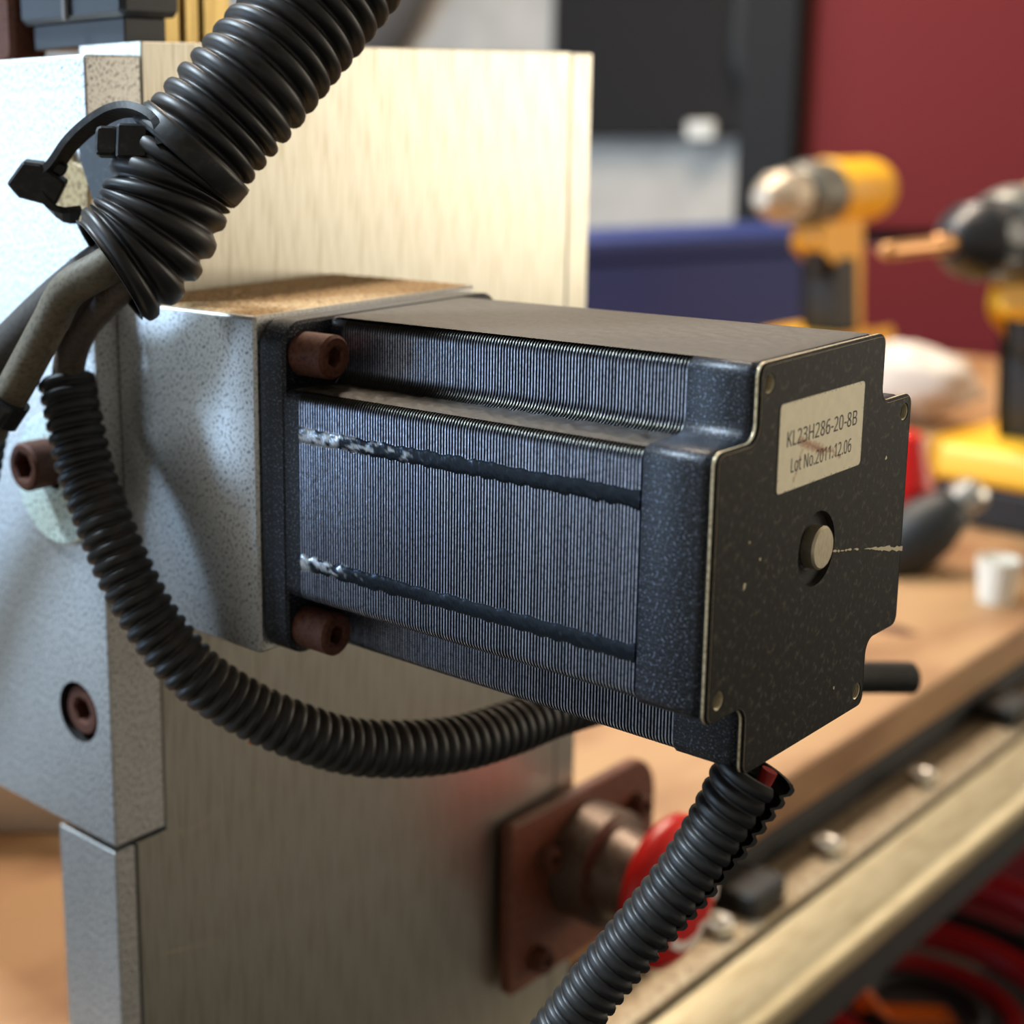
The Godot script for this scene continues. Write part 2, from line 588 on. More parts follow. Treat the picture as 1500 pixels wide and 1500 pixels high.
# ------------------------------------------------------------------ machine: plate, bracket, block
func side_plate() -> void:
	var t := thing("side_plate", "tall bare aluminium side plate with vertical brush marks behind the motor block", "plate", Vector3(-45, -188, -45))
	var st := ST()
	prism(st, ccw(PackedVector2Array([Vector2(-188, -110.2), Vector2(74.2, -110.2), Vector2(74.2, 20.9), Vector2(-76.6, 20.9), Vector2(-76.6, 28.3), Vector2(-188, 28.3)])), AXIS, -54, -36, 0.25)
	obj("plate", st, M.plate_aluminium, t)
	st = ST()
	box(st, Vector3(-54, -188, -119.2), Vector3(-36.1, 74.0, -110.7), 0.3)
	obj("edge_strip", st, M.plate_aluminium, t)
	st = ST()
	for q in [[Vector3(-35.99, -79.0, 15.5), Vector3(-35.99, -73.4, -14.6), 0.25], [Vector3(-35.99, -92.9, 14.2), Vector3(-35.99, -98.4, 3.9), 0.2], [Vector3(-35.99, -92.6, 3.0), Vector3(-35.99, -97.4, -12), 0.2], [Vector3(-35.99, -102.6, 22), Vector3(-35.99, -105.5, 8.5), 0.3], [Vector3(-35.99, -77.6, 17.5), Vector3(-35.99, -78.9, 16.6), 0.6]]:
		var d: Vector3 = (q[1] - q[0])
		var nn: Vector3 = Vector3(1, 0, 0).cross(d).normalized() * q[2] * 0.5
		quad(st, q[0] - nn, q[1] - nn * 0.3, q[1] + nn * 0.3, q[0] + nn)
	obj("scratch", st, M.scratch, t)

	t = thing("end_bar", "narrow pale aluminium bar standing below the big bracket at the plate edge", "bar", Vector3(-45, -188, 31))
	st = ST()
	box(st, Vector3(-54.2, -188, 28.7), Vector3(-36.2, -76.8, 33.7), 0.3)
	obj("bar", st, M.cast_aluminium, t)

	t = thing("corner_bracket", "thick speckled aluminium gantry bar with washer and rusted socket screws", "bracket", Vector3(-300, -75.5, 27))
	# block with a counterbore for the lower screw
	var cut := CSGCombiner3D.new()
	cut.name = "bracket_body"
	t.add_child(cut)
	st = ST()
	box(st, Vector3(-560, -75.5, 21.2), Vector3(-35.9, 71.8, 33.7), 0.35)
	csg(cut, st, M.cast_aluminium)
	st = ST()
	prism(st, circle(6.0, 36), frame(Vector3(-46.0, -50.8, 26.5), Vector3(0, 0, 1)), 0, 12)
	csg(cut, st, M.seam_dark, CSGShape3D.OPERATION_SUBTRACTION)
	st = ST()
	socket_head(st, frame(Vector3(-46.0, -50.8, 26.5), Vector3(0, 0, 1)), 4.9, 6.4, 2.2, 3.2)
	obj("socket_screw", st, M.rust, t)
	st = ST()
	lathe(st, [[12.6, 0.0], [12.6, 1.0], [12.2, 1.5], [2.0, 1.5]], frame(Vector3(-48.2, -4.8, 33.7), Vector3(0, 0, 1)), 44)
	obj("washer", st, M.zinc, t)
	st = ST()
	socket_head(st, frame(Vector3(-50.0, -1.8, 35.0), Vector3(0, 0, 1)), 4.6, 6.0, 2.3, 3.4)
	obj("socket_screw", st, M.rust, t)
	# yellowed adhesive pad and the black clamp foot under the big tubing
	t = thing("adhesive_pad", "yellowed cream adhesive pad stuck on the bracket beside the cable ties", "pad", Vector3(-41, 44, 33.7))
	st = ST()
	prism(st, rounded([Vector2(-47.0, 45.6), Vector2(-37.5, 43.2), Vector2(-35.2, 45.5), Vector2(-34.6, 52.2), Vector2(-39.0, 53.6), Vector2(-40.5, 56.0), Vector2(-43.5, 54.5)], [0.8], 3), Transform3D(), 33.7, 34.8, 0.2)
	obj("pad", st, M.pad_cream, t)
	t = thing("clamp_foot", "black plastic clamp foot between bracket edge and thick ribbed tubing", "clamp", Vector3(-29, 46, 34))
	st = ST()
	prism(st, rounded([Vector2(-36.0, 59.5), Vector2(-35.4, 54.0), Vector2(-31.5, 45.5), Vector2(-22.0, 52.0), Vector2(-12.0, 56.0), Vector2(-14.0, 62.0), Vector2(-26.0, 63.0)], [1.0], 3), Transform3D(), 33.9, 36.2, 0.4)
	obj("foot", st, M.black_plastic, t)

func csg(parent: CSGShape3D, st: SurfaceTool, m: Material, op := CSGShape3D.OPERATION_UNION) -> void:
	st.index()
	var c := CSGMesh3D.new()
	st.generate_normals()
	c.mesh = st.commit()
	c.material = m
	c.operation = op
	c.name = numbered("piece", parent)
	parent.add_child(c)

func motor_block() -> void:
	var t := thing("motor_mount_block", "square machined aluminium block between the side plate and black motor", "block", Vector3(-18, -28.8, 0))
	var st := ST()
	var o := rounded(rect(-28.8, -28.8, 28.9, 28.8), [0.7], 3)     # (y, z)
	prism(st, o, AXIS, -35.9, -0.1, 0.5, true)
	obj("block", st, M.cast_aluminium, t)
	st = ST()
	bumpy(st, Vector2(-35.6, -28.0), Vector2(-0.8, 28.0), 29.0, 0.55, 40, 56)
	var d := obj("sawdust", st, M.sawdust, t)
	d.set_meta("kind", "stuff")

func bumpy(st: SurfaceTool, a: Vector2, b: Vector2, y: float, h: float, nx: int, nz: int) -> void:   # thin uneven layer on a level face
	st.set_smooth_group(1)
	var n := FastNoiseLite.new()
	n.seed = 4
	n.frequency = 0.35
	var at := func(i: int, j: int) -> Vector3:
		var x := lerpf(a.x, b.x, float(i) / nx)
		var z := lerpf(a.y, b.y, float(j) / nz)
		var rim := minf(minf(i, nx - i), minf(j, nz - j))
		var e := 0.0 if rim == 0 else clampf(0.35 + 0.65 * minf(rim, 3.0) / 3.0, 0, 1)
		return Vector3(x, y - 0.1 + e * (0.12 + h * maxf(0.1, 0.5 + 0.8 * n.get_noise_2d(x, z))), z)
	for i in nx:
		for j in nz:
			quad(st, at.call(i, j), at.call(i, j + 1), at.call(i + 1, j + 1), at.call(i + 1, j))

# ------------------------------------------------------------------ the motor
const AXIS := Transform3D(Basis(Vector3(0, 1, 0), Vector3(0, 0, 1), Vector3(1, 0, 0)), Vector3.ZERO)   # outline (y, z), extruded along x
const CAM_BASIS := Basis(Vector3(0.684517, -0.020924, -0.728696), Vector3(-0.132321, 0.979418, -0.152422), Vector3(0.716887, 0.200757, 0.667660))

func cross_outline(h: float, a: float, r: float, rin: float, n := 5) -> PackedVector2Array:
	return rounded([Vector2(h, -a), Vector2(h, a), Vector2(a, a), Vector2(a, h), Vector2(-a, h), Vector2(-a, a), Vector2(-h, a), Vector2(-h, -a), Vector2(-a, -a), Vector2(-a, -h), Vector2(a, -h), Vector2(a, -a)], [r, r, rin, r, r, rin, r, r, rin, r, r, rin], n)

func motor() -> void:
	var t := thing("stepper_motor", "square black stepper motor with laminated steel body and cream label", "motor", Vector3(41, -28.3, 0))
	var L0 := 9.05
	var L1 := 71.7
	# front flange with the cut-back corners behind it
	var st := ST()
	prism(st, rounded(rect(-28.2, -28.2, 28.3, 28.2), [4.6], 6), AXIS, 0, 5.9, 0.5, true)
	obj("front_flange", st, M.black_cast, t)
	st = ST()
	prism(st, cross_outline(28.1, 17.6, 2.2, 3.4), AXIS, 5.6, L0 + 0.1, 0.2, true)
	obj("front_bell", st, M.black_cast, t)
	# laminated body: each sheet a ridge of its own, joined in one mesh
	st = ST()
	var full := cross_outline(28.15, 17.5, 2.0, 2.6)
	var low := inset(full, 0.24)
	var n := 118
	var p := (L1 - L0) / n
	for k in n:
		var x := L0 + k * p
		var q0 := ring(low, AXIS, x)
		var q1 := ring(full, AXIS, x + p * 0.22)
		var q2 := ring(full, AXIS, x + p * 0.62)
		var q3 := ring(low, AXIS, x + p * 0.8)
		var q4 := ring(low, AXIS, x + p)
		st.set_smooth_group(2)                      # blackened flanks and gaps, bare worn sheet edges, dust where they face up
		var bare := 0.50 + 0.25 * rng.randf()
		var black := []
		var worn := []
		for j in full.size():
			var e := full[(j + 1) % full.size()] - full[(j + full.size() - 1) % full.size()]
			var up := smoothstep(0.0, 0.45, e.y / e.length())
			black.append(Color(0.02, 0.022, 0.03).lerp(Color(0.025, 0.02, 0.016), up))
			worn.append(Color(bare * 0.88, bare * 0.90, bare * 1.0).lerp(Color(0.035, 0.028, 0.022), up))
		loft(st, [q3, q4], true, false, false, [black, black])
		loft(st, [q0, q1], true, false, false, [black, black])
		loft(st, [q2, q3], true, false, false, [black, black])
		st.set_smooth_group(1)
		loft(st, [q1, q2], true, false, false, [worn, worn])
	st.set_color(Color.WHITE)
	st.set_smooth_group(-1)
	obj("lamination_stack", st, M.lamination, t)
	# weld seams along the near and the far side
	for side in [1, -1]:
		for y in [10.55, -10.7]:
			st = ST()
			st.set_smooth_group(1)
			var rows := []
			var tints := []
			var m := 190
			for i in m + 1:
				var x: float = lerpf(L0 + 0.2, L1 - 0.1, float(i) / m)
				var wob := 0.28 * hash_noise.get_noise_2d(x * 1.6, y * 3.0)
				var half := 1.45 + 0.4 * hash_noise.get_noise_2d(x * 2.2, 40.0 + y)
				var row := PackedVector3Array()
				for j in 9:
					var v := -1.0 + j / 4.0
					var rip := 0.05 * sin((x - 0.9 * v * v) * TAU / 0.7) * (1.0 - v * v)
					var hgt := -0.02 + 0.30 * pow(maxf(0.0, 1.0 - v * v), 0.35) + rip + 0.06 * hash_noise.get_noise_2d(x * 3.0, v * 5.0)
					row.append(Vector3(x, y + wob + v * half, side * (28.05 + hgt)))
				if side < 0:
					row.reverse()
				row.reverse()
				rows.append(row)
				var tint := []
				for j in 9:
					var reach := smoothstep(42.0, 9.0, x) if y > 0.0 else smoothstep(26.0, 9.0, x)
					var bare := smoothstep(0.1, 0.4, hash_noise.get_noise_2d(x * 1.3, y * 9.0 + j * 1.1) + reach * 0.9 - 0.45)
					tint.append(Color(0.02, 0.028, 0.042).lerp(Color(0.6, 0.65, 0.7), bare))
				tints.append(tint)
			loft(st, rows, false, false, false, tints)
			st.set_color(Color.WHITE)
			obj("weld_seam", st, M.weld, t)
	# rear cap: casting, then the rear plate with its worn rim
	st = ST()
	var rc := cross_outline(28.25, 18.0, 2.0, 2.4)
	st.set_smooth_group(1)
	loft(st, [ring(inset(rc, 0.25), AXIS, L1), ring(rc, AXIS, L1 + 0.25), ring(rc, AXIS, 80.2), ring(inset(rc, 0.16), AXIS, 80.7), ring(inset(rc, 0.5), AXIS, 81.2), ring(inset(rc, 0.8), AXIS, 81.4)])
	cap(st, inset(rc, 0.8), AXIS, 81.4, false)
	obj("rear_cap", st, M.black_cast, t)
	var plate := CSGCombiner3D.new()
	plate.name = "rear_plate"
	t.add_child(plate)
	var po := cross_outline(28.35, 18.2, 1.7, 2.2)
	st = ST()
	prism(st, inset(po, 0.02), AXIS, 81.3, 82.4, 0.25)
	csg(plate, st, M.rear_face)
	st = ST()
	prism(st, circle(5.4, 40), AXIS, 78.5, 84)
	csg(plate, st, M.rear_face, CSGShape3D.OPERATION_SUBTRACTION)
	for h in [Vector2(25.5, 15.8), Vector2(15.6, -25.9), Vector2(-25.6, -15.8), Vector2(-15.2, 25.3)]:
		st = ST()
		prism(st, circle(1.35, 18), Transform3D(AXIS.basis, Vector3(0, h.x, h.y)), 80, 84)
		csg(plate, st, M.rear_face, CSGShape3D.OPERATION_SUBTRACTION)
	st = ST()
	st.set_smooth_group(1)
	loft(st, [ring(po, AXIS, 81.7), ring(inset(po, -0.02), AXIS, 82.0), ring(inset(po, 0.42), AXIS, 82.43)])
	obj("worn_rim", st, M.worn_metal, t)
	# threaded holes
	for h in [Vector2(25.5, 15.8), Vector2(15.6, -25.9), Vector2(-25.6, -15.8), Vector2(-15.2, 25.3)]:
		st = ST()
		var pr := []
		for k in 7:
			pr.append([1.28 if k % 2 == 0 else 1.12, 82.3 - k * 0.14])
		pr.append([0.0, 81.42])
		lathe(st, pr, Transform3D(AXIS.basis, Vector3(0, h.x, h.y)), 18)
		obj("threaded_hole", st, M.scratch, t)
	# shaft end in its hole
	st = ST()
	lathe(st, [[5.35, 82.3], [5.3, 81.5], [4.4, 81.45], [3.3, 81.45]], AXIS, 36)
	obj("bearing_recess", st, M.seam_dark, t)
	st = ST()
	lathe(st, [[3.15, 79], [3.15, 82.9], [2.85, 83.2], [0, 83.2]], Transform3D(AXIS.basis, Vector3(0, 0.1, -0.5)), 32)
	obj("shaft_end", st, M.shaft_steel, t)
	# paper label with its printing
	st = ST()
	var lf := Transform3D(Basis(Vector3(0, 0, -1), Vector3(0, 1, 0), Vector3(1, 0, 0)), Vector3(82.42, 16.15, 0.4))   # x to the right as read, y up, z out
	var lo := rounded(rect(-12.3, -6.1, 12.2, 6.1), [0.7], 4)
	var lab := PackedVector2Array()
	for q in lo:
		lab.append(q)
	var pts := ring(lab, lf, 0.09)
	prism(st, lab, lf, 0.0, 0.08)
	var label := obj("paper_label", st, label_material("edge"), t)
	st = ST()
	for k in lab.size():
		for q in [Vector2.ZERO, lab[(k + 1) % lab.size()], lab[k]]:
			st.set_uv(Vector2((q.x + 12.3) / 24.5, (6.1 - q.y) / 12.2))
			st.add_vertex((lf * Vector3(q.x, q.y, 0.09) - O) * S)
	obj("label_face", st, label_material("face"), label)
	text("printed_line", "KL23H286-20-8B", label, lf * Vector3(0.0, 1.05, 0.1), lf.basis, 2.15, 20.4)
	text("printed_line", "Lot No.2011.12.06", label, lf * Vector3(0.1, -2.75, 0.1), lf.basis, 2.0, 17.6)
	# bare scratch across the rear plate, chips in the paint
	st = ST()
	for q in [[-28.5, -6.1, -15.0, -3.2, 0.95, 26], [-13.4, -2.9, -4.0, -1.3, 0.4, 20]]:
		var prev := []
		for i in q[5] + 1:
			var u: float = float(i) / q[5]
			var hw: float = q[4] * 0.5 * (1.0 - u * u) * rng.randf_range(0.45, 1.2) if q[4] > 0.5 else q[4] * 0.5 * maxf(0.0, rng.randf_range(-0.5, 1.2))
			var mid := Vector3(82.45, lerpf(q[1], q[3], u) + rng.randf_range(-0.06, 0.06), lerpf(q[0], q[2], u))
			if prev:
				quad(st, mid - Vector3(0, hw, 0), prev[0], prev[1], mid + Vector3(0, hw, 0))
			prev = [mid - Vector3(0, hw, 0), mid + Vector3(0, hw, 0)]
	obj("scratch", st, M.scratch, t)
	for q in [[20.0, -0.8, 0.55], [16.2, 2.0, 0.25], [-20.5, 9.5, 0.3], [19.2, 5.0, 0.18], [-8.0, -22.8, 0.3]]:
		st = ST()
		var c := PackedVector2Array()
		for k in 7:
			c.append(Vector2.from_angle(TAU * k / 7) * q[2] * rng.randf_range(0.55, 1.25))
		prism(st, c, Transform3D(AXIS.basis, Vector3(82.3, q[1], q[0])), 0, 0.16)
		obj("paint_chip", st, M.scratch, t)
	# dust lying on the level faces
	st = ST()
	bumpy(st, Vector2(6.2, -17.0), Vector2(80.6, 16.6), 28.3, 0.16, 120, 40)
	obj("top_dust", st, M.dust, t).set_meta("kind", "stuff")
	st = ST()
	bumpy(st, Vector2(6.6, 18.4), Vector2(79.6, 26.9), 17.55, 0.5, 120, 14)
	obj("ledge_dust", st, M.dust, t).set_meta("kind", "stuff")
	# four rusted socket screws in the corners
	for y in [23.2, -23.2]:
		for z in [23.6, -23.6]:
			st = ST()
			socket_head(st, Transform3D(AXIS.basis, Vector3(5.9, y - 0.3, z)), 3.6, 7.2, 1.45, 2.6)
			obj("mounting_screw", st, M.rust, t)

func text(called: String, s: String, parent: Node3D, at: Vector3, basis_: Basis, high: float, wide: float) -> void:
	var tm := TextMesh.new()
	var f := SystemFont.new()
	f.font_names = PackedStringArray(["Droid Sans"])
	tm.font = f
	tm.text = s
	tm.font_size = 64
	tm.pixel_size = 0.00004
	tm.depth = 0.00002
	tm.curve_step = 1.5
	tm.material = M.ink
	var o := MeshInstance3D.new()
	o.mesh = tm
	o.name = numbered(called, parent)
	parent.add_child(o)
	var b := tm.get_aabb().size
	var k := Vector3(wide * S / b.x, high * S / b.y, 1.0)
	o.transform = Transform3D(basis_.scaled_local(k), (at - O) * S)

func label_material(which: String) -> StandardMaterial3D:
	if which == "edge":
		return mat("label_paper", Color(0.93, 0.89, 0.76), 0.5)
	var im := Image.create(512, 256, false, Image.FORMAT_RGB8)
	var n := FastNoiseLite.new()
	n.seed = 9
	n.frequency = 0.02
	var paper := Color(0.955, 0.915, 0.79)
	for y in 256:
		for x in 512:
			var c := paper * (1.0 + 0.03 * n.get_noise_2d(x, y))
			var e := mini(mini(x, 511 - x), mini(y, 255 - y))
			if e < 9 and n.get_noise_2d(x * 5.0, y * 5.0) > 0.28 + e * 0.04:
				c = c.lerp(Color(0.3, 0.28, 0.22), 0.8)
			# brown smear across the second line
			for q in [[[125, 122], [265, 172], 19.0, 0.75], [[240, 168], [330, 182], 10.0, 0.5], [[330, 196], [372, 206], 8.0, 0.55], [[135, 150], [95, 230], 9.0, 0.35]]:
				var a := Vector2(q[0][0], q[0][1])
				var b := Vector2(q[1][0], q[1][1])
				var p := Vector2(x, y)
				var d := p.distance_to(Geometry2D.get_closest_point_to_segment(p, a, b)) + 9.0 * n.get_noise_2d(x * 2.0, y * 4.0)
				c = c.lerp(Color(0.62, 0.36, 0.20), q[3] * clampf(1.0 - d / q[2], 0.0, 1.0))
			im.set_pixel(x, y, c)
	var m := mat("label_print", Color.WHITE, 0.5)
	m.albedo_texture = ImageTexture.create_from_image(im)
	return m

# ------------------------------------------------------------------ tubing and cables
func conduits() -> void:
	var t := thing("ribbed_conduit", "thick black ribbed conduit coming down from above, tied at its lower end", "conduit", Vector3(-17, 27, 45))
	var st := ST()
	var big := [Vector3(8, 190, -62), Vector3(10.5, 160, -48), Vector3(10.5, 128, -27), Vector3(9.2, 108, -11), Vector3(7.0, 96.1, -0.2), Vector3(4.6, 86.9, 7.7), Vector3(1.9, 78.9, 14.5), Vector3(-0.3, 72.5, 20.3), Vector3(-2.4, 66.1, 26.0), Vector3(-5.3, 60.2, 30.9), Vector3(-7.4, 55.1, 35.0), Vector3(-9.1, 50.6, 37.8), Vector3(-9.8, 44.9, 40.3), Vector3(-11.5, 40.1, 43.6), Vector3(-13.7, 37.2, 47.5)]
	ribbed(st, big, 10.4, 1.5, 3.05, {"n": 52, "near": Vector3(1, 0.2, 0.4), "dust": Color(0.055, 0.040, 0.029), "slit": func(_s): return [-160.0, 172.0]})
	obj("ribbed_tube", st, M.loom, t)

	t = thing("ribbed_conduit", "slim black ribbed conduit hanging in a loop under the motor", "conduit", Vector3(8, -58, 2))
	st = ST()
	var low := [Vector3(-39.0, 16.1, 38.4), Vector3(-36.0, 9.1, 39.2), Vector3(-32.1, -0.1, 39.9), Vector3(-26.5, -8.8, 40.4), Vector3(-21.1, -17.6, 40.0), Vector3(-15.8, -25.8, 38.3), Vector3(-10.3, -33.4, 34.6), Vector3(-5.6, -39.7, 28.2), Vector3(-0.2, -44.7, 21.0), Vector3(4.2, -49.4, 11.7), Vector3(8.5, -51.8, 1.8), Vector3(11.4, -53.6, -9.8), Vector3(13.1, -54.3, -23.4), Vector3(14.0, -54.5, -37.7), Vector3(15.6, -56.0, -55.5), Vector3(19.0, -58.8, -76.3), Vector3(27.2, -61.9, -99.1)]
	ribbed(st, low, 5.2, 0.85, 2.4, {"n": 34, "near": Vector3(0.3, 1, -0.2), "slit": func(_s): return [-150.0, 206.0]})
	obj("ribbed_tube", st, M.loom, t)

	t = thing("rubber_hose_end", "plain black hose end sticking out behind the motor's lower corner", "hose", Vector3(35, -66, -115))
	st = ST()
	tube(st, [Vector3(26.6, -61.6, -97.1), Vector3(33.0, -62.8, -109.6), Vector3(38.5, -64.4, -121.0), Vector3(43.9, -65.8, -130.9)], 3.6, 1.5, 20)
	obj("hose", st, M.black_plastic, t)

	t = thing("split_conduit", "split black ribbed conduit gaping open below the motor's rear plate", "conduit", Vector3(55, -98, 30))
	st = ST()
	var rear := [Vector3(82.2, -29.2, 12.6), Vector3(80.6, -33.3, 13.8), Vector3(78.4, -38.7, 15.3), Vector3(75.6, -44.8, 17.2), Vector3(72.3, -51.0, 19.5), Vector3(68.3, -58.0, 21.7), Vector3(64.2, -65.4, 23.8), Vector3(60.1, -73.4, 26.1), Vector3(55.2, -83.3, 28.4), Vector3(47.0, -102.0, 30.5), Vector3(36.0, -136.0, 30.0), Vector3(30.0, -190.0, 22.0), Vector3(30.0, -250.0, 10.0), Vector3(32.0, -340.0, 0.0)]
	ribbed(st, rear, 4.35, 0.8, 2.25, {"n": 34, "near": Vector3(1, 0.1, -0.12), "amount": 0.5, "flare": func(s): return 1.0 + 0.38 * pow(maxf(0.0, 1.0 - s * 8.5), 2.0),
		"slit": func(s): var g := lerpf(66.0, 22.0, smoothstep(0.0, 0.2, s)); return [g - 22.0, 338.0 - g * 0.35]})
	obj("ribbed_tube", st, M.loom, t)

	t = thing("red_wire", "thin red wire inside the split conduit below the motor", "wire", Vector3(60, -70, 24))
	st = ST()
	tube(st, [Vector3(83.4, -28.8, 12.2), Vector3(81.8, -33.3, 13.4), Vector3(79.0, -38.7, 14.3), Vector3(75.9, -44.8, 16.6), Vector3(72.3, -51.0, 19.3), Vector3(64.2, -65.4, 23.8)], 1.1, 1.2, 14)
	obj("wire", st, M.wire_red, t)

func cables_and_ties() -> void:
	var t := thing("cable", "thick dark grey cable leaving the thick conduit's end, topmost of the cables", "cable", Vector3(-30, 10, 47))
	var st := ST()
	tube(st, [Vector3(-9.4, 47.0, 37.0), Vector3(-12.6, 41.4, 39.4), Vector3(-17.5, 38.8, 41.4), Vector3(-22.5, 36.0, 43.0), Vector3(-29.8, 30.8, 45.4), Vector3(-37.7, 23.6, 49.0), Vector3(-46.9, 14.2, 53.4), Vector3(-68, -4, 58), Vector3(-100, -36, 60), Vector3(-128, -100, 54), Vector3(-140, -167, 50)], 4.4, 1.5, 22)
	obj("sheath", st, M.cable_dark, t)
	t = thing("cable", "olive grey cable slanting down out of the thick conduit across the bracket", "cable", Vector3(-32, 4, 50))
	st = ST()
	tube(st, [Vector3(-8.6, 43.4, 44.4), Vector3(-13.0, 38.4, 47.6), Vector3(-20.9, 34.0, 50.2), Vector3(-24.7, 28.6, 51.4), Vector3(-28.2, 22.9, 52.8), Vector3(-31.9, 16.1, 55.0), Vector3(-38.6, 4.8, 59.0), Vector3(-49, -15, 63), Vector3(-57, -33, 64)], 3.1, 1.5, 20)
	obj("sheath", st, M.cable_olive, t)
	t = thing("cable", "short taupe cable running from thick conduit into the slim ribbed conduit", "cable", Vector3(-38, 2, 38))
	st = ST()
	tube(st, [Vector3(-10.8, 40.0, 39.8), Vector3(-14.2, 35.6, 43.0), Vector3(-21.0, 31.6, 42.4), Vector3(-29.6, 26.2, 41.2), Vector3(-35.6, 20.1, 39.6), Vector3(-37.8, 14.0, 38.8), Vector3(-35.4, 7.6, 39.2)], 2.9, 1.5, 20)
	obj("sheath", st, M.cable_taupe, t)
	t = thing("ribbed_conduit", "short end of black ribbed conduit behind the olive grey cable", "conduit", Vector3(-46, 8, 45))
	st = ST()
	ribbed(st, [Vector3(-43.2, 23.4, 42.0), Vector3(-44.4, 20.0, 43.4), Vector3(-46.4, 15.0, 45.6), Vector3(-49.5, 8.0, 47.5), Vector3(-54.5, -4.0, 47.5)], 3.6, 0.8, 2.3, {"n": 24})
	obj("ribbed_tube", st, M.loom, t)

	# tie round the thick conduit
	t = thing("zip_tie", "black zip tie pulled tight round the thick ribbed conduit", "zip tie", Vector3(-8, 44, 36))
	st = ST()
	var f := frame(Vector3(-7.2, 55.0, 35.2), Vector3(-0.42, -0.75, 0.55), Vector3(1, 0, 0))
	var band := []
	for w in [[-1.9, 10.0], [-1.9, 10.7], [-1.2, 10.9], [1.2, 10.9], [1.9, 10.7], [1.9, 10.0]]:
		band.append(ring(circle(w[1], 56), f, w[0]))
	st.set_smooth_group(1)
	loft(st, band)
	obj("band", st, M.black_plastic, t)
	st = ST()
	var hb := Transform3D(Basis(Vector3(0.72, -0.05, -0.69).normalized(), Vector3(-0.1, 0.97, -0.2).normalized(), Vector3(0.68, 0.2, 0.7).normalized()).orthonormalized(), Vector3(-9.6, 57.2, 46.0))
	prism(st, rounded(rect(-1.8, -2.7, 3.2, 2.7), [0.5], 2), hb, -2.4, 1.6, 0.4)
	prism(st, rounded(rect(-5.2, -2.2, -1.6, 2.4), [0.8], 2), hb, -2.4, 0.6, 0.4)
	obj("head", st, M.black_plastic, t)
	# loose tie looping over to its own head
	t = thing("zip_tie", "loose black zip tie arching over the bracket to its own head", "zip tie", Vector3(-28, 45, 48))
	st = ST()
	strap(st, [Vector3(-4.4, 56.4, 43.4), Vector3(-6.0, 60.0, 43.0), Vector3(-10.2, 62.0, 43.4), Vector3(-15.1, 62.0, 44.0), Vector3(-19.9, 60.1, 45.0), Vector3(-24.2, 57.1, 46.2), Vector3(-27.3, 53.3, 47.6), Vector3(-30.1, 51.0, 48.8)], Vector3(0.5, 0.35, 0.8), 4.0, 1.2)
	obj("strap", st, M.black_plastic, t)
	st = ST()
	var h2 := Transform3D(Basis(Vector3(0.62, -0.4, -0.67).normalized(), Vector3(0.35, 0.9, -0.2).normalized(), Vector3(0.7, 0.1, 0.7).normalized()).orthonormalized(), Vector3(-29.6, 51.0, 49.0))
	prism(st, rounded([Vector2(-4.6, -2.0), Vector2(-2.0, -3.4), Vector2(4.0, -2.6), Vector2(4.4, 1.8), Vector2(-0.5, 3.2), Vector2(-3.4, 2.4)], [0.5], 2), h2, -2.0, 2.0, 0.4)
	prism(st, rounded(rect(1.0, 2.4, 3.6, 4.4), [0.6], 2), h2, -1.4, 1.0, 0.3)
	obj("head", st, M.black_plastic, t)
	st = ST()
	strap(st, [Vector3(-29.0, 49.2, 49.0), Vector3(-27.9, 47.0, 48.0), Vector3(-26.9, 45.6, 46.0), Vector3(-26.2, 45.4, 43.6)], Vector3(0.3, 0.5, 0.8), 3.2, 1.2)
	obj("tail", st, M.black_plastic, t)
	# tie round the olive cable at the frame's edge
	t = thing("zip_tie", "black band wrapped round the lower end of the olive cable", "zip tie", Vector3(-34, 9, 54))
	st = ST()
	var f3 := frame(Vector3(-33.2, 13.8, 55.8), Vector3(-0.45, -0.8, 0.35))
	lathe(st, [[3.0, -2.2], [3.9, -2.2], [3.9, 2.2], [3.0, 2.2]], f3, 24)
	prism(st, rounded(rect(2.6, -2.2, 6.2, 2.2), [0.5], 2), f3, -2.0, 2.0, 0.3)
	obj("band", st, M.black_plastic, t)
	# a sliver of orange fibre caught under the slim conduit
	t = thing("wood_sliver", "tiny orange wood sliver caught under the slim conduit", "splinter", Vector3(-4, -49, 21))
	st = ST()
	strap(st, [Vector3(-4.6, -43.8, 25.4), Vector3(-5.2, -45.8, 25.8), Vector3(-5.9, -47.6, 26.2)], Vector3(0.7, 0, -0.7), 0.9, 0.3, 0.5)
	strap(st, [Vector3(-4.3, -44.0, 25.2), Vector3(-5.9, -46.6, 26.0)], Vector3(0.7, 0.2, -0.7), 0.4, 0.2, 0.5)
	obj("sliver", st, M.fibre, t)

